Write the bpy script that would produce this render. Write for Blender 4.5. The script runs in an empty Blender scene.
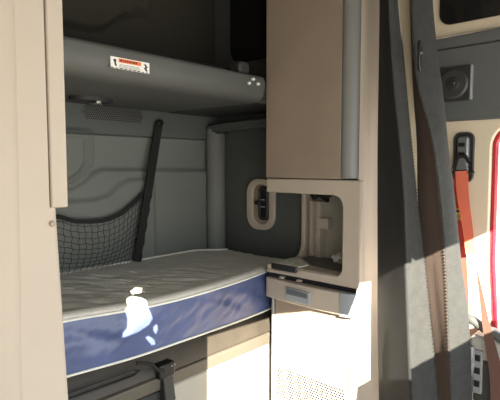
import bpy, bmesh, math, random
from mathutils import Vector, noise
random.seed(4)
S = bpy.context.scene
COL = S.collection
R = math.radians

# ------------------------------------------------------------------ materials
def lin(c):
    c = c / 255.0
    return c / 12.92 if c <= .04045 else ((c + .055) / 1.055) ** 2.4

def mat(name, rgb, rough=.6, bump=.0, scale=200., vary=.0, vscale=6., stretch=(1, 1, 1), metal=0., spec=.5, detail=4, sheen=0.):
    m = bpy.data.materials.new(name); m.use_nodes = True
    nt = m.node_tree; N = nt.nodes; L = nt.links
    b = N['Principled BSDF']
    col = (lin(rgb[0]), lin(rgb[1]), lin(rgb[2]), 1)
    b.inputs['Base Color'].default_value = col
    b.inputs['Roughness'].default_value = rough
    b.inputs['Metallic'].default_value = metal
    b.inputs['Specular IOR Level'].default_value = spec
    if sheen: b.inputs['Sheen Weight'].default_value = sheen
    tc = N.new('ShaderNodeTexCoord'); mp = N.new('ShaderNodeMapping')
    mp.inputs['Scale'].default_value = stretch
    L.new(tc.outputs['Object'], mp.inputs['Vector'])
    if vary:
        n = N.new('ShaderNodeTexNoise'); n.inputs['Scale'].default_value = vscale; n.inputs['Detail'].default_value = 5
        L.new(mp.outputs['Vector'], n.inputs['Vector'])
        r = N.new('ShaderNodeMapRange'); r.inputs['From Min'].default_value = .3; r.inputs['From Max'].default_value = .7
        r.inputs['To Min'].default_value = 1 - vary; r.inputs['To Max'].default_value = 1 + vary
        L.new(n.outputs['Fac'], r.inputs['Value'])
        mx = N.new('ShaderNodeVectorMath'); mx.operation = 'SCALE'
        mx.inputs[0].default_value = col[:3]
        L.new(r.outputs['Result'], mx.inputs['Scale'])
        L.new(mx.outputs['Vector'], b.inputs['Base Color'])
    if bump:
        n = N.new('ShaderNodeTexNoise'); n.inputs['Scale'].default_value = scale; n.inputs['Detail'].default_value = detail
        L.new(mp.outputs['Vector'], n.inputs['Vector'])
        bp = N.new('ShaderNodeBump'); bp.inputs['Strength'].default_value = bump; bp.inputs['Distance'].default_value = .01
        L.new(n.outputs['Fac'], bp.inputs['Height']); L.new(bp.outputs['Normal'], b.inputs['Normal'])
    return m

M = dict(
    tan=mat('beige_laminate', (148, 133, 118), .55, .06, 300, .05, 5),
    tan_frame=mat('beige_moulding', (182, 171, 157), .5, .06, 350, .03, 8),
    tan_pillar=mat('pillar_beige', (196, 184, 162), .55, .06, 300, .03, 6),
    cream=mat('cream_panel', (172, 161, 147), .6, .05, 260, .03, 4),
    grey=mat('grey_plastic', (104, 106, 104), .6, .10, 320, .05, 5),
    bunk=mat('bunk_plastic', (78, 80, 77), .55, .10, 320, .06, 5),
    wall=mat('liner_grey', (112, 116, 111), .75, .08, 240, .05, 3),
    sidewall=mat('liner_slate', (78, 82, 80), .8, .08, 260, .05, 3),
    lid=mat('brown_black_vinyl', (53, 48, 41), .55, .15, 120, .12, 14), rail=mat('taupe_rail', (88, 83, 74), .55, .1, 300, .05, 6), dark=mat('charcoal_plastic', (48, 49, 49), .5, .10, 320, .05, 6),
    black=mat('black_plastic', (22, 22, 23), .4),
    blackrub=mat('black_webbing', (26, 27, 26), .85, .25, 500),
    vinyl=mat('grey_vinyl', (222, 219, 208), .45, .3, 60, .05, 6, (3.5, 1., 1.)),
    blue=mat('blue_vinyl', (78, 90, 130), .36, .35, 18, .12, 9, (1., 1., .6)),
    piping=mat('white_piping', (225, 225, 215), .6),
    inner=mat('curtain_shaded', (30, 32, 33), .9, .3, 420, .08, 12), curtain=mat('charcoal_curtain', (42, 43, 42), .95, .7, 160, .15, 30),  # inner: curtain cloth darkened to paint in the shade
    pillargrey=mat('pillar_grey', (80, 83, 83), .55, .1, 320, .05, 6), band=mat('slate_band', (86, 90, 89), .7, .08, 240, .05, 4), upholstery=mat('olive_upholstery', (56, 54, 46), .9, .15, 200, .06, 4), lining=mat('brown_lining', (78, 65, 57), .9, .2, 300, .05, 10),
    binding=mat('beige_binding', (205, 192, 168), .85, .2, 300),
    orange=mat('orange_webbing', (186, 92, 68), .85, .25, 400, .06, 20),
    red=mat('red_webbing', (160, 58, 44), .85, .25, 400),
    brownstrap=mat('brown_webbing', (74, 48, 38), .85, .25, 400),
    armgrey=mat('arm_grey', (70, 70, 70), .5), redpaint=mat('red_paint', (172, 12, 34), .2, spec=.7),
    white=mat('white_sticker', (228, 228, 222), .6),
    stick_or=mat('sticker_orange', (226, 110, 48), .6),
    yellow=mat('yellow_tag', (214, 196, 60), .6),
    metal=mat('grey_metal', (120, 124, 126), .4, metal=.6),
    chrome=mat('bright_metal', (220, 220, 215), .25, metal=1.),
    trimgrey=mat('satin_grey_trim', (128, 130, 130), .38),
    bluegrey=mat('blue_grey_plastic', (150, 157, 163), .5),
    post=mat('silver_trim', (165, 165, 160), .4),
    locker=mat('locker_panel', (158, 156, 148), .6, .08, 260, .04, 6),
    counter=mat('counter_mat', (104, 102, 99), .7, .3, 200, .05, 20),
    tray=mat('speckled_tray', (224, 224, 206), .7, .3, 120, .25, 60),
    roof=mat('headliner', (96, 93, 86), .9, .1, 200),
    capdark=mat('dark_cap', (36, 36, 37), .5),
    floor=mat('floor_rubber', (70, 70, 70), .8, .2, 100),
)
g = bpy.data.materials.new('tinted_glass'); g.use_nodes = True
gb = g.node_tree.nodes['Principled BSDF']
gb.inputs['Base Color'].default_value = (.01, .01, .01, 1); gb.inputs['Roughness'].default_value = .12
M['glass'] = g

# ------------------------------------------------------------------ mesh helpers
WORLD = {}
def tag(o, label=None, cat=None, group=None, kind=None):
    if label: o['label'] = label
    if cat: o['category'] = cat
    if group: o['group'] = group
    if kind: o['kind'] = kind
    return o

def thing(name, label, cat, loc, group=None):
    o = bpy.data.objects.new(name, None); COL.objects.link(o)
    o.empty_display_size = .1
    o.location = loc; WORLD[o] = Vector(loc)
    return tag(o, label, cat, group)

def obj(name, bm, m, parent=None, bevel=0., smooth=True, seg=2, solid=0., label=None, kind=None, weld=True):
    if weld: bmesh.ops.remove_doubles(bm, verts=bm.verts, dist=1e-5)
    bmesh.ops.recalc_face_normals(bm, faces=bm.faces)
    me = bpy.data.meshes.new(name); bm.to_mesh(me); bm.free()
    cs = [v.co for v in me.vertices]
    lo = Vector([min(c[i] for c in cs) for i in range(3)]); hi = Vector([max(c[i] for c in cs) for i in range(3)])
    c = (lo + hi) / 2
    for v in me.vertices: v.co -= c
    ms = m if isinstance(m, list) else [m]
    for x in ms: me.materials.append(x)
    o = bpy.data.objects.new(name, me); COL.objects.link(o)
    WORLD[o] = c
    if parent:
        o.parent = parent; o.location = c - WORLD[parent]
    else: o.location = c
    if solid:
        s = o.modifiers.new('t', 'SOLIDIFY'); s.thickness = solid; s.offset = 0
    if bevel:
        b = o.modifiers.new('b', 'BEVEL'); b.width = bevel; b.segments = seg; b.limit_method = 'ANGLE'; b.angle_limit = R(40)
        b.harden_normals = False
    if smooth:
        me.polygons.foreach_set('use_smooth', [True] * len(me.polygons))
        try: me.set_sharp_from_angle(angle=R(38))
        except Exception: pass
    if label: o['label'] = label
    if kind: o['kind'] = kind
    return o

def B(): return bmesh.new()

def box(bm, x0, x1, y0, y1, z0, z1):
    v = [bm.verts.new((x, y, z)) for x in (x0, x1) for y in (y0, y1) for z in (z0, z1)]
    for f in ((0, 1, 3, 2), (4, 6, 7, 5), (0, 4, 5, 1), (2, 3, 7, 6), (0, 2, 6, 4), (1, 5, 7, 3)):
        bm.faces.new([v[i] for i in f])
    return bm

def prism(bm, pts, a0, a1, axis='X'):
    """polygon pts in the two other axes (cyclic order kept), extruded along axis"""
    def P(p, a):
        if axis == 'X': return (a, p[0], p[1])
        if axis == 'Y': return (p[0], a, p[1])
        return (p[0], p[1], a)
    A = [bm.verts.new(P(p, a0)) for p in pts]; Bv = [bm.verts.new(P(p, a1)) for p in pts]
    n = len(pts)
    bm.faces.new(A); bm.faces.new(Bv[::-1])
    for i in range(n): bm.faces.new((A[i], Bv[i], Bv[(i + 1) % n], A[(i + 1) % n]))
    return bm

def arc(cx, cy, r, a0, a1, n=6, ry=None):
    ry = ry or r
    return [(cx + r * math.cos(R(a0 + (a1 - a0) * i / n)), cy + ry * math.sin(R(a0 + (a1 - a0) * i / n))) for i in range(n + 1)]

def rrect(x0, x1, y0, y1, r, n=5):
    return arc(x1 - r, y0 + r, r, -90, 0, n) + arc(x1 - r, y1 - r, r, 0, 90, n) + arc(x0 + r, y1 - r, r, 90, 180, n) + arc(x0 + r, y0 + r, r, 180, 270, n)

def ring(bm, outer, inner, a0, a1, axis='X'):
    """frame between two polygons with the same vertex count"""
    def P(p, a):
        if axis == 'X': return (a, p[0], p[1])
        if axis == 'Y': return (p[0], a, p[1])
        return (p[0], p[1], a)
    loops = [[bm.verts.new(P(p, a)) for p in q] for q, a in ((outer, a0), (outer, a1), (inner, a1), (inner, a0))]
    n = len(outer)
    for k in range(4):
        A, C = loops[k], loops[(k + 1) % 4]
        for i in range(n): bm.faces.new((A[i], A[(i + 1) % n], C[(i + 1) % n], C[i]))
    return bm

def tube(bm, pts, r, n=8, closed=False, flat=None):
    pts = [Vector(p) for p in pts]; rings = []
    k = len(pts)
    for i, p in enumerate(pts):
        if closed: t = pts[(i + 1) % k] - pts[i - 1]
        else: t = pts[min(i + 1, k - 1)] - pts[max(i - 1, 0)]
        t.normalize()
        u = t.cross(Vector((0, 0, 1)))
        if u.length < .05: u = t.cross(Vector((0, 1, 0)))
        u.normalize(); w = t.cross(u)
        rr = r[i] if isinstance(r, (list, tuple)) else r
        rings.append([bm.verts.new(p + (u * math.cos(2 * math.pi * j / n) + w * math.sin(2 * math.pi * j / n)) * rr) for j in range(n)])
    for i in range(k if closed else k - 1):
        A, C = rings[i], rings[(i + 1) % k]
        for j in range(n): bm.faces.new((A[j], A[(j + 1) % n], C[(j + 1) % n], C[j]))
    if not closed:
        bm.faces.new(rings[0][::-1]); bm.faces.new(rings[-1])
    return bm

def sheet(bm, rows):
    V = [[bm.verts.new(p) for p in r] for r in rows]
    for i in range(len(V) - 1):
        for j in range(len(V[0]) - 1):
            bm.faces.new((V[i][j], V[i][j + 1], V[i + 1][j + 1], V[i + 1][j]))
    return V

def cyl(bm, c, r, h, axis='X', n=24, r2=None):
    r2 = r if r2 is None else r2
    def P(a, ang, rr):
        u, v = rr * math.cos(ang), rr * math.sin(ang)
        return (c[0] + a, c[1] + u, c[2] + v) if axis == 'X' else ((c[0] + u, c[1] + a, c[2] + v) if axis == 'Y' else (c[0] + u, c[1] + v, c[2] + a))
    A = [bm.verts.new(P(0, 2 * math.pi * i / n, r)) for i in range(n)]
    C = [bm.verts.new(P(h, 2 * math.pi * i / n, r2)) for i in range(n)]
    bm.faces.new(A); bm.faces.new(C[::-1])
    for i in range(n): bm.faces.new((A[i], C[i], C[(i + 1) % n], A[(i + 1) % n]))
    return bm

def interp(x, tab):
    if x <= tab[0][0]: return tab[0][1]
    for (a, fa), (b, fb) in zip(tab, tab[1:]):
        if x <= b:
            t = (x - a) / (b - a); t = t * t * (3 - 2 * t)
            return fa + (fb - fa) * t
    return tab[-1][1]

def cr(pts, n=6):
    """Catmull-Rom through 3-D points"""
    P = [Vector(p) for p in pts]; out = []
    for i in range(len(P) - 1):
        p0 = P[max(i - 1, 0)]; p1 = P[i]; p2 = P[i + 1]; p3 = P[min(i + 2, len(P) - 1)]
        for k in range(n):
            t = k / n
            out.append(.5 * ((2 * p1) + (p2 - p0) * t + (2 * p0 - 5 * p1 + 4 * p2 - p3) * t * t + (3 * p1 - p0 - 3 * p2 + p3) * t ** 3))
    out.append(P[-1]); return out

def sdseg(p, a, b):
    ax, ay = a; bx, by = b; dx, dy = bx - ax, by - ay
    t = max(0, min(1, ((p[0] - ax) * dx + (p[1] - ay) * dy) / (dx * dx + dy * dy)))
    return math.hypot(p[0] - ax - t * dx, p[1] - ay - t * dy)

def sdpoly(p, poly):
    d = min(sdseg(p, poly[i], poly[i - 1]) for i in range(len(poly)))
    ins = False; j = len(poly) - 1
    for i in range(len(poly)):
        xi, yi = poly[i]; xj, yj = poly[j]
        if (yi > p[1]) != (yj > p[1]) and p[0] < (xj - xi) * (p[1] - yi) / (yj - yi) + xi: ins = not ins
        j = i
    return -d if ins else d

def sstep(a, b, x):
    t = max(0, min(1, (x - a) / (b - a))); return t * t * (3 - 2 * t)

# ================================================================== SETTING
# floor, ceiling
obj('floor', box(B(), -.12, 2.3, -1.2, 2.3, -.06, 0), M['floor'], kind='structure')
obj('ceiling', box(B(), -.12, 2.3, -1.2, 2.3, 2.6, 2.66), M['roof'], kind='structure')

# back wall with its moulded relief (towards the bunk)
polyA = [(.0, .70), (.0, 1.185), (1.12, 1.185), (1.19, 1.215), (1.25, 1.262), (1.30, 1.278), (2.3, 1.265), (2.3, .70)]
polyB = [(.0, .70), (.0, 1.115), (1.24, 1.128), (1.32, 1.15), (1.385, 1.20), (1.43, 1.222), (1.57, 1.226), (1.60, 1.20), (1.60, .70)]
polyR = [(.6, 1.235), (1.13, 1.235), (1.185, 1.27), (1.215, 1.32), (1.215, 1.435), (.6, 1.435)]
def relief(x, z):
    h = .026 * (1 - sstep(-.016, .016, sdpoly((x, z), polyA)))
    h += .022 * (1 - sstep(-.014, .014, sdpoly((x, z), polyB)))
    d = sdpoly((x, z), polyR)
    h -= .026 * (1 - sstep(-.018, .012, d))
    h += .012 * (1 - sstep(0, .014, abs(d - .03) if d > 0 else .03))
    h += .028 * sstep(1.447, 1.456, z) * (1 - sstep(1.60, 1.62, z))
    # the upper cavity: a stepped moulding and a shallow rounded pocket
    h += .05 * (1 - sstep(-.02, .02, sdpoly((x, z), [(.3, 1.955), (1.25, 1.955), (1.31, 1.975), (1.42, 2.06), (1.6, 2.12), (1.6, 2.5), (.3, 2.5)])))
    h -= .02 * (1 - sstep(-.012, .012, sdpoly((x, z), [(.7, 1.85), (1.10, 1.85), (1.12, 1.87), (1.12, 1.905), (1.10, 1.92), (.7, 1.92)])))
    return h
xs = [-.10 + .3 * i / 4 for i in range(4)] + [.20 + .6 * i / 12 for i in range(12)] + [.8 + 1.36 * i / 136 for i in range(137)]
zs = [0, .2, .4, .6] + [.72 + 1.36 * i / 170 for i in range(171)] + [2.12, 2.2, 2.3, 2.45, 2.6]
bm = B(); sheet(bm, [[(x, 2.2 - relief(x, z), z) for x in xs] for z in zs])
box(bm, -.10, 2.16, 2.215, 2.26, 0, 2.6)
for f_ in bm.faces:
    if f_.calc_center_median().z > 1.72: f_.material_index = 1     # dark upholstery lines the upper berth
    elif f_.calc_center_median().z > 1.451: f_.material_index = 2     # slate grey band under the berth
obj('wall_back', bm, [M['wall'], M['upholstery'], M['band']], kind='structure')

# far side wall of the sleeper
obj('wall_right', box(B(), 2.1, 2.16, .96, 2.2, 0, 2.6), M['sidewall'], kind='structure')
# unseen near wall: doorway outline shaped for sunlight, holes added for the mattress patch
WX0, WX1 = -.084, -.080
bm = B()
patch_holes = [
    [(.393, 1.550), (.377, 1.578), (.335, 1.584), (.322, 1.552), (.365, 1.533), (.387, 1.535)],
    [(.387, 1.494), (.382, 1.506), (.355, 1.521), (.299, 1.527), (.269, 1.520), (.264, 1.506), (.252, 1.489), (.236, 1.463), (.255, 1.433), (.309, 1.386), (.36, 1.352), (.391, 1.335),
     (.387, 1.353), (.366, 1.380), (.364, 1.415), (.373, 1.438), (.362, 1.465)],
    [(.238, 1.428), (.217, 1.449), (.212, 1.429), (.227, 1.401), (.239, 1.414)],
    [(.281, 1.373), (.262, 1.388), (.233, 1.381), (.228, 1.364), (.252, 1.353)],
]
def wall_poly(bm, outer, hs, x):
    es = []
    for loop in [outer] + hs:
        vs = [bm.verts.new((x, p[0], p[1])) for p in loop]
        for i in range(len(vs)): es.append(bm.edges.new((vs[i - 1], vs[i])))
    r = bmesh.ops.triangle_fill(bm, use_beauty=True, edges=es)
outer = [(-1.15, 2.07), (-1.0, 2.0), (-.93, 1.84), (-.75, 1.83), (-.54, 1.77), (-.06, 1.50), (-.05, .15), (-.05, 0), (2.26, 0), (2.26, 2.6), (-1.15, 2.6)]
wall_poly(bm, outer, patch_holes, WX1)
obj('wall_left', bm, M['tan_pillar'], solid=.004, kind='structure', smooth=False)
bm = B(); prism(bm, [(-1.15, .9), (-1.15, 1.64), (-1.0, 1.555), (-.94, 1.2), (-.94, .9)], -.084, -.080, 'X')
obj('sun_blocker', bm, M['capdark'], kind='structure')  # unseen blocker added to cut off the sun low on the curtain
# front wall: windscreen opening between dash and header
bm = B()
box(bm, -.10, 2.25, -1.2, -1.15, 1.25, 1.68); box(bm, -.10, 2.25, -1.2, -1.15, 2.10, 2.6)
box(bm, 2.12, 2.25, -1.2, -1.15, 1.68, 2.10)
obj('wall_front', bm, M['capdark'], kind='structure')

# far cab side: beige pillar with the doorway, grey upper trim
bm = B()
prism(bm, [(.965, 0), (.965, 1.50), (-1.15, 1.50), (-1.15, 1.475), (.50, 1.475)] + arc(.50, 1.378, .105, 90, 0, 8, ry=.097) + [(.603, .9), (.585, .62), (.575, 0)], 2.15, 2.20, 'X')
obj('trim_1', bm, M['tan_pillar'], bevel=.006, kind='structure')
bm = B()
box(bm, 2.125, 2.20, -1.15, .965, 1.488, 1.80)
prism(bm, [(.965, 1.80), (.965, 1.856), (.85, 1.846), (-1.15, 1.86), (-1.15, 1.80)], 2.12, 2.20, 'X')
obj('trim_2', bm, M['pillargrey'], bevel=.008, kind='structure')
bm = B(); prism(bm, [(.965, 1.858), (.965, 2.6), (-1.15, 2.6), (-1.15, 1.86)], 2.16, 2.21, 'X')
obj('trim_3', bm, M['tan_pillar'], bevel=.005, kind='structure')
bm = B(); prism(bm, rrect(.30, .835, 1.905, 2.2, .05, 6), 2.150, 2.165, 'X')
obj('window_1', bm, M['glass'], bevel=.003, kind='structure')
# red painted jamb of the far doorway
path = [(2.18, .560, 0), (2.18, .572, .62), (2.18, .592, .9), (2.18, .594, 1.378)] + [(2.18, p[0], p[1]) for p in arc(.50, 1.378, .094, 0, 90, 8, ry=.084)] + [(2.18, -.3, 1.462)]
obj('door_1', tube(B(), path, .013, 12), M['redpaint'], kind='structure')

# corner column and side ledge inside the sleeper
bm = B()
rows = []
for i in range(41):
    z = .76 + .755 * i / 40
    rows.append([(2.040 + (.060 + .002 * math.sin(z * 60) * (z < 1.0)) * math.cos(R(a)) , 2.135 + (.055 + .003 * noise.noise(Vector((a * .01, 0, z * 22)))) * math.sin(R(a)) , z) for a in range(0, 361, 15)])
sheet(bm, rows)
obj('trim_4', bm, M['wall'], kind='structure')
bm = B(); prism(bm, [(1.50, 1.508), (1.50, 1.562), (1.75, 1.553), (2.03, 1.546), (2.16, 1.535), (2.16, 1.495), (1.95, 1.500)], 1.985, 2.10, 'X')
obj('trim_5', bm, M['sidewall'], bevel=.008, kind='structure')
cf = thing('column_fitting', 'small shiny fitting at the top of the padded corner column', 'light', (2.03, 2.05, 1.50))  # small metal fitting of unknown use
bm = B(); prism(bm, rrect(1.985, 2.06, 1.486, 1.506, .007), 2.04, 2.085, 'Y'); obj('housing', bm, M['dark'], cf, bevel=.003)
bm = B(); cyl(bm, (2.008, 2.034, 1.496), .009, .008, 'Y', 12); obj('lens', bm, M['chrome'], cf)  # plain bright metal button on the fitting
# dark side window with its shade, above the upper bunk
bm = B(); prism(bm, rrect(1.72, 2.055, 1.90, 2.40, .09, 8), 2.085, 2.10, 'X')
obj('window_2', bm, M['glass'], bevel=.004, kind='structure')

# ================================================================== MATTRESS
yt = [(.55, 1.56), (.779, 1.556), (.931, 1.503), (1.123, 1.466), (1.311, 1.470), (1.435, 1.478), (1.616, 1.50), (1.836, 1.540), (2.0, 1.57)]
yb = [(.55, 1.56), (.773, 1.541), (1.005, 1.506), (1.342, 1.506), (1.59, 1.507), (1.827, 1.523), (2.0, 1.55)]
def lerp(x, tab):
    if x <= tab[0][0]: return tab[0][1]
    for (a, fa), (b, fb) in zip(tab, tab[1:]):
        if x <= b: return fa + (fb - fa) * (x - a) / (b - a)
    return tab[-1][1]
def yfront(x): return sum(lerp(x + d, yt) for d in (-.08, -.04, 0, .04, .08)) / 5
def ybot(x): return sum(lerp(x + d, yb) for d in (-.08, -.04, 0, .04, .08)) / 5
def yback(x): return 2.165 - .12 * sstep(1.86, 2.04, x)
mat_t = thing('mattress', 'bunk mattress with wrinkled grey vinyl top and blue side edged in white piping', 'mattress', (1.0, 1.85, .575))
XM0, XM1 = -.05, 2.035
nx, ny = 300, 70
def crease(x, y):
    # loose vinyl: long pulls running diagonally from the back left towards the front edge
    u = x * .80 + y * .60; v = -x * .60 + y * .80
    n1 = noise.noise(Vector((u * 24, v * 5.0, 1.3))); n2 = noise.noise(Vector((u * 46, v * 9, 7.7)))
    amp = .35 + .65 * (1 - sstep(1.1, 1.75, x))
    r1 = 1 - abs(n1) * 2.2; r1 = max(0, r1) ** 3
    return amp * (-.013 * r1 + .006 * n2) + .004 * noise.noise(Vector((x * 5, y * 6, .2)))
bm = B(); rows = []
for i in range(nx + 1):
    x = XM0 + (XM1 - XM0) * i / nx
    yf, yk = yfront(x), yback(x)
    r = []
    for j in range(ny + 1):
        t = j / ny
        if j <= 10:               # rolled front edge
            a = R(90 * j / 10)
            y = yf + .035 * (1 - math.cos(a)); z = .768 + .022 * math.sin(a)
        elif j >= ny - 4:
            a = R(90 * (j - ny + 4) / 4); y = yk - .02 + .02 * math.sin(a); z = .79 - .012 * (1 - math.cos(a))
        else:
            q = (j - 10) / (ny - 14); y = yf + .035 + (yk - .02 - yf - .035) * q; z = .79
            z += crease(x, y) * math.sin(math.pi * min(1, q * 6) / 2) * min(1, (1 - q) * 8)
        r.append((x, y, z))
    rows.append(r)
sheet(bm, rows)
obj('top_panel', bm, M['vinyl'], mat_t, label='grey wrinkled vinyl top')
bm = B(); rows = []
for i in range(nx + 1):
    x = XM0 + (XM1 - XM0) * i / nx
    r = []
    for j in range(17):
        t = j / 16
        y = yfront(x) * (1 - t) + ybot(x) * t
        n = noise.noise(Vector((x * 9 - t * 3.2, t * 2.2, 3))) * .012 + noise.noise(Vector((x * 26 + t * 6, t * 3, 9))) * .009
        y -= (.008 + n) * math.sin(math.pi * t)
        r.append((x, y, .768 - .193 * t))
    r += [(x, 2.1, .575)]
    rows.append(r)
sheet(bm, rows)
V = [(XM1, yfront(XM1), .768), (XM1, ybot(XM1), .575), (XM1, 2.04, .575), (XM1, 2.04, .778)]
bm.faces.new([bm.verts.new(v) for v in V])
obj('side_panel', bm, M['blue'], mat_t, label='blue vinyl side')
xsm = [XM0 + (XM1 - XM0) * i / 80 for i in range(81)]
obj('piping', tube(B(), [(x, yfront(x) - .003, .768) for x in xsm], .0052), M['piping'], mat_t)
obj('piping', tube(B(), [(x, ybot(x) - .003, .577) for x in xsm], .0048), M['piping'], mat_t)
obj('piping', tube(B(), [(x, yback(x) - .012, .792) for x in xsm], .006), M['piping'], mat_t)

# ================================================================== LOWER BUNK BASE (storage locker)
base = thing('bunk_base', 'storage locker under the mattress with dark lid rail and pale front panel', 'storage locker', (1.0, 1.85, 0))
bm = B(); box(bm, -.05, 2.08, 1.60, 2.18, .0, .560); obj('carcass', bm, M['capdark'], base)
bm = B(); prism(bm, [(1.60, .556), (1.580, .550), (1.538, .490), (1.530, .455), (1.545, .45), (1.62, .45)], -.05, 1.90, 'X')
obj('lid_rail', bm, M['lid'], base, bevel=.004, label='dark sloping rail under the mattress edge')
bm = B(); prism(bm, [(1.535, .440), (1.548, .446), (1.61, .446), (1.61, .385), (1.545, .385)], -.05, 1.90, 'X')
obj('lower_rail', bm, M['rail'], base, bevel=.004, label='grey rail below the lid')
bm = B(); box(bm, 1.215, 1.90, 1.555, 1.61, .0, .378); obj('front_panel', bm, M['locker'], base, bevel=.01, label='pale locker front panel')
bm = B(); ring(bm, rrect(1.46, 1.76, .05, .33, .05), rrect(1.475, 1.745, .065, .315, .04), 1.547, 1.558, 'Y'); obj('panel_frame', bm, M['locker'], base, bevel=.002)
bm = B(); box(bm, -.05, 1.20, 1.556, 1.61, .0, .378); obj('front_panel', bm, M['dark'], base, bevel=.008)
bm = B(); tube(bm, [(.70, 1.535, .515), (1.02, 1.525, .517), (1.05, 1.528, .508), (1.02, 1.526, .498), (.70, 1.535, .496)], .004); obj('grip', bm, M['black'], base)
lt = obj('latch', box(B(), 1.125, 1.205, 1.505, 1.55, .445, .505), M['black'], base, bevel=.008)
bm = B(); prism(bm, [(1.15, .46), (1.20, .45), (1.215, .34), (1.19, .28), (1.165, .30)], 1.515, 1.55, 'Y'); obj('hook', bm, M['dark'], lt, bevel=.005)
for x in (1.183, 1.196): obj('screw', cyl(B(), (x, 1.499, .492), .004, .01, 'Y', 10), M['chrome'], lt)
bm = B(); tube(bm, cr([(1.03, 1.52, .545), (1.08, 1.505, .53), (1.11, 1.50, .50), (1.14, 1.50, .485)], 5), .007); obj('strap', bm, M['blackrub'], lt)

# ================================================================== UPPER BUNK
ub = thing('upper_bunk', 'folded-down dark grey upper bunk shelf carrying the white warning label', 'bunk', (.9, 1.85, 1.59))
prof = [(1.452, 1.700), (1.475, 1.706), (1.60, 1.700), (2.17, 1.700), (2.17, 1.592), (1.53, 1.588)] + [(1.49, 1.592), (1.462, 1.610), (1.448, 1.650)]
obj('bed_base', prism(B(), prof, .515, 1.705, 'X'), M['bunk'], ub, bevel=.012, seg=3)
bm = B(); prism(bm, [(1.50, 1.590), (1.50, 1.70), (2.17, 1.70), (2.17, 1.590)], 1.707, 2.06, 'X'); obj('end_section', bm, M['dark'], ub, bevel=.01)
bm = B(); box(bm, .53, 1.70, 1.56, 2.14, 1.702, 1.745); obj('bunk_mattress', bm, M['capdark'], ub, bevel=.02, seg=3)
lp = obj('reading_lamp', prism(B(), arc(1.10, 1.93, .085, 0, 350, 22, ry=.05), 1.576, 1.590, 'Z'), M['black'], ub, bevel=.004)
bm = B(); cyl(bm, (1.125, 1.925, 1.566), .026, .012, 'Z', 18); obj('lens', bm, M['chrome'], lp)
bm = B(); ring(bm, arc(1.10, 1.93, .10, 0, 345, 24, ry=.062), arc(1.10, 1.93, .086, 0, 345, 24, ry=.05), 1.574, 1.590, 'Z'); obj('bezel', bm, M['dark'], lp)
def yf_b(z): return 1.4478 + (.0035) * abs(z - 1.65) / .05
lbl = thing  # (kept simple: the sticker is a part of the bunk)
st = obj('warning_label', box(B(), .897, 1.054, 1.4450, 1.4495, 1.626, 1.664), M['white'], ub, label='white and orange warning sticker')
bm = B(); box(bm, .928, 1.018, 1.4440, 1.446, 1.648, 1.661); obj('header', bm, M['stick_or'], st)
bm = B()
x = .934
for w in (.010, .004, .007, .007, .008, .004, .008, .008):   # dark lettering of the header, too small to read
    box(bm, x, x + w * .8, 1.4434, 1.4445, 1.651, 1.658); x += w + .0018
obj('header_lettering', bm, M['capdark'], st)
bm = B()
for k in range(4):
    x = .930
    while x < 1.010:
        w = random.uniform(.004, .011); box(bm, x, min(x + w, 1.016), 1.4440, 1.446, 1.6405 - .0038 * k, 1.6418 - .0038 * k); x += w + .002
obj('fine_print', bm, M['grey'], st)
bm = B()
pts = [(.898, 1.6262), (1.053, 1.6262)]
for k in range(9): x = 1.047 - .0175 * k; pts += [(x, 1.6266), (x, 1.629), (x - .008, 1.629), (x - .008, 1.6266)]
prism(bm, pts, 1.4440, 1.446, 'Y')
obj('dashed_border', bm, M['capdark'], st)
bm = B(); prism(bm, [(.907, 1.656), (.918, 1.657), (.919, 1.648), (.916, 1.647), (.921, 1.636), (.915, 1.633), (.912, 1.640)], 1.4440, 1.446, 'Y'); obj('pictogram', bm, M['capdark'], st); bm = B()
prism(bm, [(1.030, 1.657), (1.038, 1.657), (1.047, 1.646), (1.040, 1.644), (1.046, 1.633), (1.038, 1.633), (1.031, 1.643), (1.037, 1.648)], 1.4440, 1.446, 'Y')
obj('pictogram', bm, M['capdark'], st)
for x, z in ((1.585, 1.659), (1.612, 1.680), (1.645, 1.663)):
    obj('bolt', cyl(B(), (x, 1.440, z), .0065, .012, 'Y', 10, .007), M['white'], ub)
bm = B(); prism(bm, rrect(1.555, 1.625, 1.704, 1.760, .02), 1.475, 1.54, 'Y'); obj('latch_block', bm, M['dark'], ub, bevel=.012, seg=3)

# ================================================================== VENT GRILLE on the back wall band
vt = thing('air_vent', 'oval perforated dark grille in the grey band under the upper bunk', 'vent', (1.360, 2.172, 1.518))
oval = arc(1.360 + .14, 1.556, .035, -90, 90, 8) + arc(1.360 - .14, 1.556, .035, 90, 270, 8)
obj('grille_plate', prism(B(), oval, 2.165, 2.174, 'Y'), M['grey'], vt, bevel=.002)
bm = B()
for r_ in range(-3, 4):
    for c_ in range(-15, 16):
        x = 1.360 + (c_ + (.5 if r_ % 2 else 0)) * .0112; z = 1.556 + r_ * .0096
        if max(abs(x - 1.360) - .14, 0) ** 2 + (z - 1.556) ** 2 < .031 ** 2: cyl(bm, (x, 2.1640, z), .0044, .003, 'Y', 8)
obj('perforations', bm, M['black'], vt, weld=False)

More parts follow.
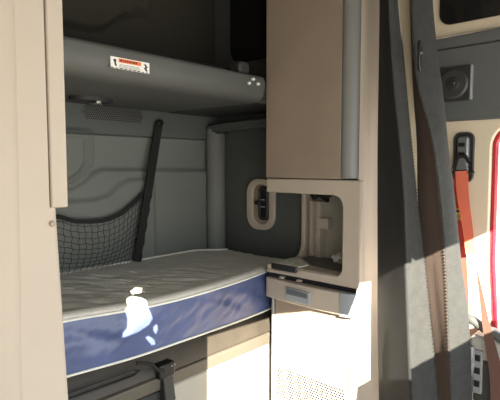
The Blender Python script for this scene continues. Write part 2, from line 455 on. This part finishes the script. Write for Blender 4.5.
# ================================================================== CARGO NET
net = thing('cargo_net', 'black elastic cargo net strapped against the back wall above the mattress', 'net', (1.25, 2.12, .80))
top = [(.90, 1.10), (1.032, 1.071), (1.10, 1.045), (1.186, 1.036), (1.24, 1.035), (1.295, 1.041), (1.36, 1.062), (1.412, 1.094), (1.47, 1.135), (1.519, 1.172)]
def strapx(z): return lerp(z, [(.79, 1.444), (.812, 1.449), (1.167, 1.522), (1.532, 1.632)])
def ztop(x): return interp(x, top) if x < 1.52 else 1.172
def netp(u, v):
    # u 0..1 from left to strap, v 0 (top border) .. 1 (bottom)
    xt = .93 + (1.515 - .93) * u; zt = lerp(xt, top)
    xb = .93 + (1.446 - .93) * u; zb = .795
    x = xt + (xb - xt) * v; z = zt + (zb - zt) * v - .022 * math.sin(math.pi * v) * math.sin(math.pi * u)
    y = 2.125 - .035 * math.sin(math.pi * min(u * 1.05, 1)) * math.sin(math.pi * v) - .02 * (1 - u)
    return (x, y, z)
bm = B()
us = [1 - (1 - i / 19) ** 1.25 for i in range(20)]
for u in us: tube(bm, [netp(min(1, u + .008 * math.sin(k * 2.2 + u * 20)), k / 14) for k in range(15)], .0014, 5)
for k in range(1, 11):
    v = k / 10.5
    tube(bm, [netp(i / 40, min(1, v + .008 * math.sin(i * 1.3 + k))) for i in range(41)], .0014, 5)
obj('netting', bm, M['blackrub'], net, weld=False)
def band(bm, pts, w, th, dirv=None):
    """flat webbing: width vector across, thickness along y"""
    P = [Vector(p) for p in pts]; n = len(P); rows = []
    for i, p in enumerate(P):
        t = (P[min(i + 1, n - 1)] - P[max(i - 1, 0)]).normalized()
        a = Vector(dirv[i]) if isinstance(dirv, list) else Vector(dirv or (0, 1, 0))
        s = t.cross(a).normalized(); ww = (w[i] if isinstance(w, (list, tuple)) else w) / 2
        nn = s.cross(t).normalized() * th / 2
        rows.append([p - s * ww - nn, p + s * ww - nn, p + s * ww + nn, p - s * ww + nn, p - s * ww - nn])
    V = sheet(bm, rows)
    bm.faces.new(V[0][:4]); bm.faces.new(V[-1][:4][::-1])
    return bm
bm = band(B(), [(x, netp((x - .93) / .585, 0)[1] - .003, z - .008) for x, z in [(.93 + .585 * i / 30, lerp(.93 + .585 * i / 30, top)) for i in range(31)]], .020, .006)
obj('border', bm, M['blackrub'], net)
bm = band(B(), [(strapx(z), lerp(z, [(.79, 2.115), (1.17, 2.11), (1.532, 2.155)]), z) for z in [.795 + .737 * i / 30 for i in range(31)]],
          [.048 + .007 * math.sin(i * 1.9) * (i < 15) for i in range(31)], .006)
obj('strap', bm, M['blackrub'], net)
bm = B(); cyl(bm, (1.634, 2.140, 1.528), .019, .032, 'Y', 16, .022); obj('anchor_knob', bm, M['black'], net, bevel=.004)

# ================================================================== RECESSED LATCH on the far wall
rl = thing('recessed_latch', 'black latch handle in a beige oval recess on the dark side wall', 'latch', (2.1, 1.81, .92))
o_ = rrect(1.705, 1.918, .925, 1.222, .085, 8); i_ = rrect(1.745, 1.872, .962, 1.188, .05, 8)
obj('bezel', ring(B(), o_, i_, 2.078, 2.100, 'X'), M['tan_frame'], rl, bevel=.006, seg=3)
obj('recess', prism(B(), rrect(1.74, 1.876, .958, 1.192, .05, 8), 2.094, 2.0995, 'X'), M['tan'], rl)
hd = obj('handle', prism(B(), rrect(1.742, 1.815, .985, 1.178, .02, 6), 2.072, 2.094, 'X'), M['black'], rl, bevel=.004)
bm = B(); ring(bm, rrect(1.746, 1.811, .99, 1.172, .018, 5), rrect(1.757, 1.800, 1.003, 1.160, .01, 5), 2.064, 2.073, 'X'); obj('handle_rim', bm, M['dark'], hd, bevel=.002)
bm = B(); box(bm, 2.066, 2.078, 1.752, 1.806, 1.085, 1.10); cyl(bm, (2.066, 1.832, 1.083), .012, .02, 'X', 12); obj('catch', bm, M['black'], hd, bevel=.002)
bm = B(); box(bm, 2.062, 2.067, 1.765, 1.79, 1.10, 1.106); obj('marking', bm, M['bluegrey'], hd); bm = B(); box(bm, 2.062, 2.067, 1.765, 1.79, 1.06, 1.065); obj('marking', bm, M['bluegrey'], hd)

# ================================================================== TALL CABINET (far)
XC, XB = 1.773, 2.095
cab = thing('tall_cabinet', 'tall beige sleeper cabinet with open cubby and drawer at the foot of the mattress', 'cabinet', (1.94, 1.24, 0))
bm = box(B(), XC + .022, XB, 1.0, 1.498, 1.236, 2.5); obj('upper_carcass', bm, M['dark'], cab, bevel=.004)
obj('upper_door', box(B(), XC - .012, XC + .020, 1.083, 1.497, 1.240, 2.5), M['tan'], cab, bevel=.004, label='large beige upper door')
bm = B(); prism(bm, [(XC + .03, 1.078), (XC - .016, 1.078), (XC - .022, 1.066), (XC - .022, 1.046), (XC - .006, 1.018), (XC + .014, 1.004), (XC + .03, 1.003)], 1.243, 2.5, 'Z')
obj('trim_strip', bm, M['trimgrey'], cab, bevel=.003, label='satin grey vertical trim strip')
# beige side cheek with the rounded front corner
bm = B(); prism(bm, [(XC + .02, 1.0)] + arc(XC + .045, .985 + .03, .045, 200, 268, 6, ry=.03) + [(XB, .980), (XB, 1.02), (XC + .02, 1.02)], 0.0, 2.5, 'Z')
obj('side_cheek', bm, M['tan_frame'], cab, smooth=True)
# frame round the cubby: front C and bunk-side C
fr = [(1.499, 1.236), (.990, 1.236), (.990, .780), (1.499, .780), (1.499, .796), (1.318, .800), (1.306, .818)] + arc(1.075 + .035, .820 + .035, .035, 270, 180, 6) + arc(1.075 + .05, 1.170 - .05, .05, 180, 90, 6) + [(1.499, 1.170)]
obj('cubby_frame', prism(B(), fr, XC - .006, XC + .022, 'X'), M['tan_frame'], cab, bevel=.006, seg=3, label='beige rounded frame of the open cubby')
sd = [(XC, 1.236), (XB, 1.236), (XB, .780), (XC, .780), (XC, .820), (1.93, .820)] + arc(1.99, .895, .062, -90, 0, 7, ry=.075) + arc(2.04, 1.155, .012, 0, 90, 4, ry=.013) + [(XC, 1.170)]
obj('side_frame', prism(B(), sd, 1.474, 1.499, 'Y'), M['tan_frame'], cab, bevel=.005, seg=2)
obj('cubby_back', box(B(), 2.085, XB, 1.02, 1.474, .80, 1.236), M['locker'], cab)
obj('cubby_top', box(B(), XC + .02, XB - .01, 1.02, 1.474, 1.17, 1.236), M['tan_frame'], cab)
obj('inner_wall', box(B(), XC + .02, XB - .012, 1.02, 1.078, .80, 1.17), M['tan'], cab)
sh = obj('counter', box(B(), XC + .002, XB - .012, 1.02, 1.48, .782, .822), M['tan_frame'], cab, bevel=.004)
bm = B(); prism(bm, [(2.07, 1.09), (1.86, 1.09), (1.84, 1.12), (1.865, 1.30), (1.985, 1.44), (2.07, 1.44)], .820, .826, 'Z'); obj('counter_mat', bm, M['counter'], sh, bevel=.002, label='dark mat on the counter')
bm = B(); prism(bm, [(1.788, 1.312), (1.858, 1.312), (1.975, 1.462), (1.94, 1.479), (1.788, 1.479)], .820, .8275, 'Z'); obj('tray', bm, M['tray'], sh, bevel=.003, label='speckled pale tray inlay')
bm = B(); prism(bm, [(1.768, 1.322), (1.774, 1.316), (1.782, 1.316), (1.782, 1.472), (1.774, 1.472), (1.768, 1.464)], .800, .826, 'Z'); obj('tray_lip', bm, M['capdark'], sh, bevel=.001)
# moulded unit and switch box inside the cubby
mo = obj('moulded_bracket', prism(B(), [(2.085, 1.452), (2.055, 1.452), (2.05, 1.43), (2.07, 1.425), (2.07, 1.41), (2.045, 1.405), (2.045, 1.375), (2.085, 1.37)], .822, 1.115, 'Z'), M['cream'], cab, bevel=.004)
bm = B(); box(bm, 2.04, 2.085, 1.325, 1.395, .975, 1.03); obj('switch_box', bm, M['tan_frame'], cab, bevel=.005)
bm = B(); box(bm, 2.05, 2.085, 1.41, 1.435, 1.12, 1.165); obj('clip', bm, M['cream'], mo, bevel=.004)
for y, z in ((1.441, .85), (1.39, .85)): obj('screw', cyl(B(), (2.041, y, z), .005, .008, 'X', 10), M['post'], mo)
# drawer
dr_f = [(XC + .03, 1.493), (XC - .014, 1.493), (XC - .022, 1.45), (XC - .034, 1.33), (XC - .038, 1.22), (XC - .034, 1.10), (XC - .024, 1.02), (XC - .012, 1.0), (XC + .03, 1.0)]
dr = obj('drawer', prism(B(), dr_f, .660, .758, 'Z'), M['tan_frame'], cab, bevel=.006, seg=3, label='beige bowed drawer below the cubby')
bm = B(); prism(bm, [(1.350, .738), (1.350, .688), (1.335, .680), (1.222, .676), (1.212, .684), (1.212, .734)], XC - .047, XC - .02, 'X'); obj('handle', bm, M['bluegrey'], dr, bevel=.004, label='blue-grey recessed pull')
bm = B(); prism(bm, [(1.342, .732), (1.342, .706), (1.222, .704), (1.222, .728)], XC - .0485, XC - .03, 'X'); obj('grip_slot', bm, M['metal'], dr, bevel=.002)
bm = B(); prism(bm, [(XC + .0, 1.065), (XC - .034, 1.068), (XC - .0375, 1.06), (XC - .030, 1.02), (XC - .018, .996), (XC + .0, .994)], .657, .760, 'Z'); obj('end_cap', bm, M['bluegrey'], dr, bevel=.003, label='grey end cap')
obj('drawer_gap', box(B(), XC + .004, XC + .05, 1.01, 1.49, .757, .783), M['black'], cab)
for y in (1.40, 1.30): obj('stop', box(B(), XC - .012, XC + .01, y - .012, y + .012, .762, .772), M['tan_frame'], dr, bevel=.002)
# lower part
bm = box(B(), XC + .03, XB, 1.015, 1.49, 0, .66); obj('lower_carcass', bm, M['tan'], cab)
ld = obj('lower_door', box(B(), XC + .008, XC + .034, 1.045, 1.452, .02, .652), M['tan'], cab, bevel=.004, label='pale lower door')
for y in (1.466, 1.482): obj('edge_strip', box(B(), XC + .006 + (y - 1.466), XC + .04, y - .006, y + .006, 0, .655), M['post'], cab, bevel=.003)
bm = B(); prism(bm, [(XC + .04, 1.04), (XC + .006, 1.038)] + arc(XC + .026, 1.022, .024, 170, 262, 6) + [(XC + .04, 1.0)], 0, .655, 'Z'); obj('corner_post', bm, M['post'], cab)
vp = obj('vent_plate', prism(B(), [(1.446, .02), (1.446, .322), (1.425, .335), (1.07, .350), (1.05, .345), (1.05, .02)], XC + .003, XC + .010, 'X'), M['cream'], ld, bevel=.002)
bm = B()
for r_ in range(12):
    for c_ in range(28):
        y = 1.432 - (c_ + (.5 if r_ % 2 else 0)) * .0135; z = .315 - r_ * .0125
        if y > 1.06: cyl(bm, (XC + .0015, y, z), .0048, .002, 'X', 8)
obj('perforations', bm, M['black'], vp, weld=False)

# things lying in the cubby
pa = thing('crumpled_wrapper', 'small crumpled white wrapper at the back of the open cubby', 'wrapper', (2.0, 1.20, .823))
bm = B(); bmesh.ops.create_icosphere(bm, subdivisions=3, radius=.03)
for v in bm.verts:
    n = noise.noise(v.co * 55) * .013 + noise.noise(v.co * 130) * .004
    v.co += v.co.normalized() * n; v.co.z *= .75
    v.co += Vector((1.985, 1.225, .852))
obj('foil', bm, M['white'], pa)
ck = thing('coiled_cable', 'black cable bunched under the roof of the open cubby', 'cable', (2.04, 1.37, 1.10))
bm = B()
tube(bm, cr([(2.05, 1.44, 1.165), (2.04, 1.41, 1.13), (2.03, 1.37, 1.145), (2.03, 1.32, 1.12), (2.04, 1.35, 1.155), (2.03, 1.40, 1.155), (2.03, 1.33, 1.140), (2.04, 1.29, 1.165)], 8), .009, 8)
obj('cord', bm, M['black'], ck)
bm = B(); box(bm, 2.0, 2.06, 1.078, 1.10, .86, .98)
tag(obj('socket_box', bm, M['dark'], bevel=.005), 'dark socket box on the right inner wall of the cubby', 'socket')

# ================================================================== NEAR CABINET
nc = thing('tall_cabinet', 'cream side of the tall cabinet nearest the camera, filling the left edge', 'cabinet', (.2, 1.24, 0))
bm = B(); prism(bm, [(-.075, .99), (.395, .990), (.405, .992), (.465, .998)] + arc(.465, 1.016, .020, -90, 0, 5, ry=.018) + [(.485, 1.49), (-.075, 1.49)], 0, 1.21, 'Z')
for v in bm.verts:
    if v.co.z < .5 and v.co.x > .45: v.co.x += .046      # the cabinet front flares towards its foot
obj('lower_carcass', bm, M['cream'], nc)
bm = B(); prism(bm, [(-.075, .99), (.395, .990), (.405, .992), (.466, .999), (.466, 1.49), (-.075, 1.49)], 1.21, 2.5, 'Z')
obj('upper_carcass', bm, M['cream'], nc)
obj('upper_door', box(B(), .470, .508, .998, 1.49, 1.208, 2.5), M['cream'], nc, bevel=.004)
bm = B(); rows = []
for i in range(30):
    z = 2.5 * i / 29
    xx = .405 - .012 * sstep(0.6, 1.6, 1.6 - z + .6) 
    rows.append([(-.07, .982, z), (.2, .976, z), (xx - .06, .972 , z), (xx - .025, .974, z), (xx - .008, .981, z), (xx, .992, z)])
sheet(bm, rows); obj('soft_cover', bm, M['cream'], nc, label='padded cream cover')
bm = B(); cyl(bm, (.470, .9935, 1.175), .007, .006, 'Y', 12, .006); obj('screw_cap', bm, M['tan'], nc, bevel=.002)

# ================================================================== CURTAIN
cu = thing('sleeper_curtain', 'charcoal sleeper curtain with beige lining gathered beside the tall cabinet', 'curtain', (1.72, .72, .15))
CT = [
 [(1.828, 0.954, 2.122), (1.687, 0.849, 2.05), (1.731, 0.847, 2.062), (1.823, 0.883, 2.101), (1.853, 0.835, 2.097), (1.756, 0.788, 2.054), (1.849, 0.763, 2.075), (1.948, 0.807, 2.118)],
 [(1.828, 0.95, 1.917), (1.673, 0.834, 1.858), (1.728, 0.825, 1.868), (1.82, 0.861, 1.897), (1.839, 0.824, 1.894), (1.742, 0.777, 1.862), (1.841, 0.746, 1.878), (1.932, 0.787, 1.907)],
 [(1.821, 0.945, 1.645), (1.664, 0.808, 1.609), (1.729, 0.792, 1.615), (1.819, 0.829, 1.631), (1.828, 0.805, 1.629), (1.737, 0.75, 1.611), (1.845, 0.71, 1.621), (1.929, 0.746, 1.636)],
 [(1.815, 0.941, 1.402), (1.661, 0.778, 1.39), (1.73, 0.764, 1.393), (1.817, 0.802, 1.397), (1.823, 0.781, 1.397), (1.759, 0.697, 1.391), (1.848, 0.679, 1.394), (1.924, 0.711, 1.398)],
 [(1.812, 0.935, 1.156), (1.655, 0.751, 1.174), (1.73, 0.735, 1.171), (1.815, 0.775, 1.164), (1.811, 0.765, 1.165), (1.763, 0.663, 1.172), (1.856, 0.642, 1.168), (1.925, 0.669, 1.163)],
 [(1.809, 0.928, 0.908), (1.642, 0.733, 0.959), (1.734, 0.704, 0.949), (1.819, 0.743, 0.931), (1.812, 0.736, 0.933), (1.759, 0.637, 0.954), (1.854, 0.616, 0.943), (1.915, 0.64, 0.931)],
 [(1.806, 0.921, 0.657), (1.63, 0.714, 0.745), (1.734, 0.676, 0.728), (1.819, 0.713, 0.699), (1.812, 0.706, 0.703), (1.751, 0.617, 0.737), (1.854, 0.587, 0.719), (1.908, 0.608, 0.701)],
 [(1.804, 0.909, 0.373), (1.618, 0.692, 0.508), (1.736, 0.644, 0.482), (1.821, 0.679, 0.441), (1.814, 0.673, 0.446), (1.739, 0.598, 0.496), (1.851, 0.56, 0.469), (1.897, 0.578, 0.447)],
 [(1.802, 0.898, 0.104), (1.605, 0.673, 0.287), (1.728, 0.623, 0.252), (1.813, 0.658, 0.199), (1.806, 0.651, 0.204), (1.728, 0.58, 0.27), (1.843, 0.539, 0.234), (1.882, 0.554, 0.21)],
]
cols = [cr([r[k] for r in CT], 6) for k in range(8)]     # eight fold lines running down
NR = len(cols[0])
def fold(idx, n, puff, seed):
    """sheet through the fold lines idx, each row rounded"""
    rows = []
    for i in range(NR):
        pts = cr([cols[k][i] for k in idx], n)
        m_ = len(pts)
        out = []
        for j, p in enumerate(pts):
            t = j / (m_ - 1)
            w = noise.noise(Vector((t * 3 + seed, i * .10, seed))) * puff * math.sin(math.pi * t)
            out.append(p + Vector((w * .4, -w, 0)))
        rows.append(out)
    return rows
bm = B(); sheet(bm, fold([0, 1], 10, .006, 1.0)); obj('shaded_fold', bm, M['inner'], cu, solid=.004, label='curtain fold coloured darker for its shade')  # shade of the fold facing the sleeper is put into its colour
bm = B(); sheet(bm, fold([1, 2], 10, .010, 1.0)); obj('fabric_fold', bm, M['curtain'], cu, solid=.004)
bm = B(); sheet(bm, fold([5, 6, 7], 8, .010, 5.0)); obj('fabric_fold', bm, M['curtain'], cu, solid=.004)
bm = B(); sheet(bm, fold([4, 5], 8, .008, 9.0)); obj('lining', bm, M['lining'], cu, solid=.003, label='brown lining showing between the grey folds')
bm = B(); sheet(bm, fold([3, 4], 4, .0, 2.0)); obj('binding', bm, M['binding'], cu, solid=.003, label='beige edge binding')
tb = obj('tie_back_tab', prism(B(), [(1.694, 1.737), (1.703, 1.745), (1.714, 1.722), (1.716, 1.66), (1.708, 1.634), (1.698, 1.640), (1.692, 1.68)], .722, .732, 'Y'), M['black'], cu, bevel=.003, label='black tie-back tab with a bright snap')
obj('snap', cyl(B(), (1.704, .717, 1.700), .0055, .008, 'Y', 12, .006), M['chrome'], tb)
# overlock stitching down the two free edges
for k, sg in ((2, 1), (5, 1)):
    bm = B(); P = cols[k]
    for i in range(NR - 1):
        for q in range(3):
            p = P[i].lerp(P[i + 1], q / 3)
            tube(bm, [p + Vector((-.006, .0, .008)), p + Vector((.002, -.003, .002)), p + Vector((-.006, 0, -.004))], .0018, 4)
    obj('edge_stitching', bm, M['curtain'], cu, weld=False)

# ================================================================== FITTINGS ON THE FAR PILLAR
sp = thing('speaker', 'square dark speaker grille on the grey pillar trim', 'speaker', (2.12, .75, 1.57))
obj('housing', prism(B(), rrect(.684, .820, 1.570, 1.715, .008, 3), 2.108, 2.126, 'X'), M['capdark'], sp, bevel=.004)
obj('grille', cyl(B(), (2.1075, .752, 1.6425), .064, -.008, 'X', 36, .056), M['dark'], sp)
obj('cone', cyl(B(), (2.0990, .752, 1.6425), .030, -.003, 'X', 28, .022), M['capdark'], sp)
obj('dust_cap', cyl(B(), (2.0962, .745, 1.644), .0045, -.003, 'X', 10, .003), M['chrome'], sp)
bm = B(); box(bm, 2.104, 2.126, .676, .683, 1.572, 1.715); obj('edge_bead', bm, M['trimgrey'], sp, bevel=.002)
bm = cyl(B(), (2.121, .833, 1.772), .010, .006, 'X', 14)
tag(obj('screw_hole_plug', bm, M['black'], bevel=.001), 'small black plug in the grey trim above the speaker', 'plug')

# seat belt on its pillar guide
sb = thing('seat_belt', 'orange seat belt hanging from the black guide on the beige pillar', 'seat belt', (2.13, .70, .70))
rc = obj('guide_recess', ring(B(), rrect(.668, .754, 1.225, 1.440, .03, 6), rrect(.677, .745, 1.234, 1.431, .024, 6), 2.140, 2.152, 'X'), M['dark'], sb, bevel=.003)
obj('recess_plate', prism(B(), rrect(.677, .745, 1.234, 1.431, .024, 6), 2.146, 2.152, 'X'), M['capdark'], rc)
bm = B(); prism(bm, rrect(.686, .731, 1.29, 1.420, .012, 4), 2.118, 2.148, 'X'); obj('guide_rail', bm, M['metal'], sb, bevel=.006)
for z in (1.385, 1.345):
    bm = B(); box(bm, 2.112, 2.12, .698, .724, z - .008, z + .008); obj('rail_slot', bm, M['black'], sb)
bm = B(); tube(bm, [(2.100, .752, 1.270), (2.105, .731, 1.315), (2.105, .715, 1.338), (2.105, .693, 1.338), (2.105, .674, 1.312), (2.100, .655, 1.272), (2.100, .702, 1.262)], .009, 8, closed=True); obj('belt_loop', bm, M['black'], sb)
bm = B(); prism(bm, [(.728, 1.278), (.716, 1.330), (.692, 1.330), (.676, 1.278)], 2.098, 2.112, 'X'); obj('loop_plate', bm, M['metal'], sb, bevel=.003)
up = [(2.090, .699, 1.275), (2.090, .693, 1.195), (2.088, .684, 1.133), (2.086, .672, 1.07), (2.084, .660, 1.00), (2.08, .650, .93)]
bm = band(B(), cr(up, 5), [.050 - .0006 * i for i in range(26)], .003, [(-1, -.15 - .01 * i, 0) for i in range(26)]); obj('shoulder_strap', bm, M['orange'], sb)
lo_ = [(2.12, .715, 1.26), (2.125, .716, 1.15), (2.125, .709, 1.0), (2.125, .698, .85), (2.125, .688, .72), (2.125, .68, .55)]
bm = band(B(), cr(lo_, 5), .046, .003, [(-1, -.1, 0)] * 26); obj('retractor_strap', bm, M['red'], sb, label='darker red strap running down behind')
tg = obj('tag', box(B(), 2.096, 2.102, .694, .726, 1.068, 1.114), M['yellow'], sb, bevel=.001, label='yellow belt tag')
bm = B(); box(bm, 2.0935, 2.0965, .696, .724, 1.098, 1.111)
for k in range(3): box(bm, 2.0935, 2.0965, .700, .720 - .004 * (k % 2), 1.071 + .008 * k, 1.074 + .008 * k)
obj('tag_print', bm, M['capdark'], tg)

# seat beside the far door: only its back corner shows
se = thing('cab_seat', 'dark cab seat corner with grey arm at the lower right edge', 'seat', (1.95, .35, 0))
bm = B(); box(bm, 1.90, 2.08, .08, .575, .0, .58); obj('seat_box', bm, M['dark'], se, bevel=.03, seg=3)
bm = B(); prism(bm, [(.590, .600), (.590, .640), (.565, .655), (.10, .60), (.10, .54), (.56, .56)], 1.90, 2.06, 'X'); obj('cushion', bm, M['locker'], se, bevel=.012, seg=3, label='pale seat cushion edge')
tb = cr([(1.90, .612, .722), (1.90, .585, .712), (1.90, .55, .695), (1.90, .50, .672), (1.90, .40, .64), (1.90, .2, .60)], 5)
bm = tube(B(), tb, [.012 + .006 * min(1, i / 6) for i in range(len(tb))], 12); obj('arm', bm, M['armgrey'], se, label='grey metal seat arm')
bm = B(); box(bm, 1.892, 1.905, .535, .570, .43, .60); obj('side_bracket', bm, M['trimgrey'], se, bevel=.005)
for z in (.57, .52, .47): obj('slot', box(B(), 1.888, 1.893, .542, .562, z - .012, z + .012), M['black'], se, bevel=.002)
bm = B(); tube(bm, cr([(1.89, .575, .61), (1.885, .57, .55), (1.885, .58, .48), (1.885, .57, .40), (1.885, .56, .30)], 6), .010, 8); obj('cable_cover', bm, M['trimgrey'], se)

lb = thing('seat_strap', 'brown webbing strap slanting down across the far seat', 'strap', (1.885, .48, .38))
bm = band(B(), cr([(1.872, .559, .905), (1.872, .541, .815), (1.872, .522, .715), (1.872, .500, .62), (1.874, .478, .52), (1.876, .465, .38)], 5), [.004 + .0022 * i for i in range(26)], .003, [(-1, -.3, 0)] * 26)
obj('webbing', bm, M['brownstrap'], lb)

# ================================================================== LIGHT
sun = bpy.data.lights.new('sun', 'SUN'); so = bpy.data.objects.new('sun', sun); COL.objects.link(so)
az = R(47); te = .6 * math.sin(az)
d = Vector((math.cos(az), math.sin(az), -te)).normalized()
so.rotation_euler = d.to_track_quat('-Z', 'Y').to_euler(); so.location = (-1, -2, 4)
sun.energy = 28; sun.angle = R(.2); sun.color = (1, .91, .75)

w = bpy.data.worlds.new('sky'); S.world = w; w.use_nodes = True
wn = w.node_tree.nodes; wl = w.node_tree.links
bg = wn['Background']; bg.inputs['Strength'].default_value = 3.0
tc = wn.new('ShaderNodeTexCoord'); sx = wn.new('ShaderNodeSeparateXYZ'); rp = wn.new('ShaderNodeValToRGB')
mr = wn.new('ShaderNodeMapRange'); mr.inputs['From Min'].default_value = -1; mr.inputs['From Max'].default_value = 1
wl.new(tc.outputs['Generated'], sx.inputs[0]); wl.new(sx.outputs['Z'], mr.inputs['Value']); wl.new(mr.outputs['Result'], rp.inputs['Fac'])
e = rp.color_ramp.elements
e[0].position = .47; e[0].color = (1, .93, .82, 1); e[1].position = .52; e[1].color = (.80, .86, .92, 1)
wl.new(rp.outputs['Color'], bg.inputs['Color'])
def portal(name, loc, rot, sx, sy):
    l = bpy.data.lights.new(name, 'AREA'); l.shape = 'RECTANGLE'; l.size = sx; l.size_y = sy; l.cycles.is_portal = True
    o = bpy.data.objects.new(name, l); COL.objects.link(o); o.location = loc; o.rotation_euler = rot
portal('windscreen_portal', (1.0, -1.175, 1.05), (R(90), 0, 0), 2.2, 2.1)
portal('near_door_portal', (-.095, -.60, 1.03), (0, R(-90), 0), 2.06, 1.1)
portal('far_door_portal', (2.22, -.29, .74), (0, R(90), 0), 1.48, 1.72)

# ================================================================== CAMERA
c = bpy.data.cameras.new('camera'); co = bpy.data.objects.new('camera', c); COL.objects.link(co)
c.sensor_fit = 'HORIZONTAL'; c.sensor_width = 36; c.lens = 480 / 500 * 36; c.clip_start = .02
co.location = (0, 0, 1.3)
yaw, pit = R(42.25), R(4.17)
f = Vector((math.cos(yaw) * math.cos(pit), math.sin(yaw) * math.cos(pit), -math.sin(pit)))
co.rotation_euler = f.to_track_quat('-Z', 'Y').to_euler()
S.camera = co
S.view_settings.view_transform = 'Standard'; S.view_settings.look = 'None'
S.view_settings.gamma = 1; S.view_settings.use_curve_mapping = False
S.view_settings.exposure = .75
S.cycles.max_bounces = 8; S.cycles.diffuse_bounces = 6
S.cycles.use_denoising = True
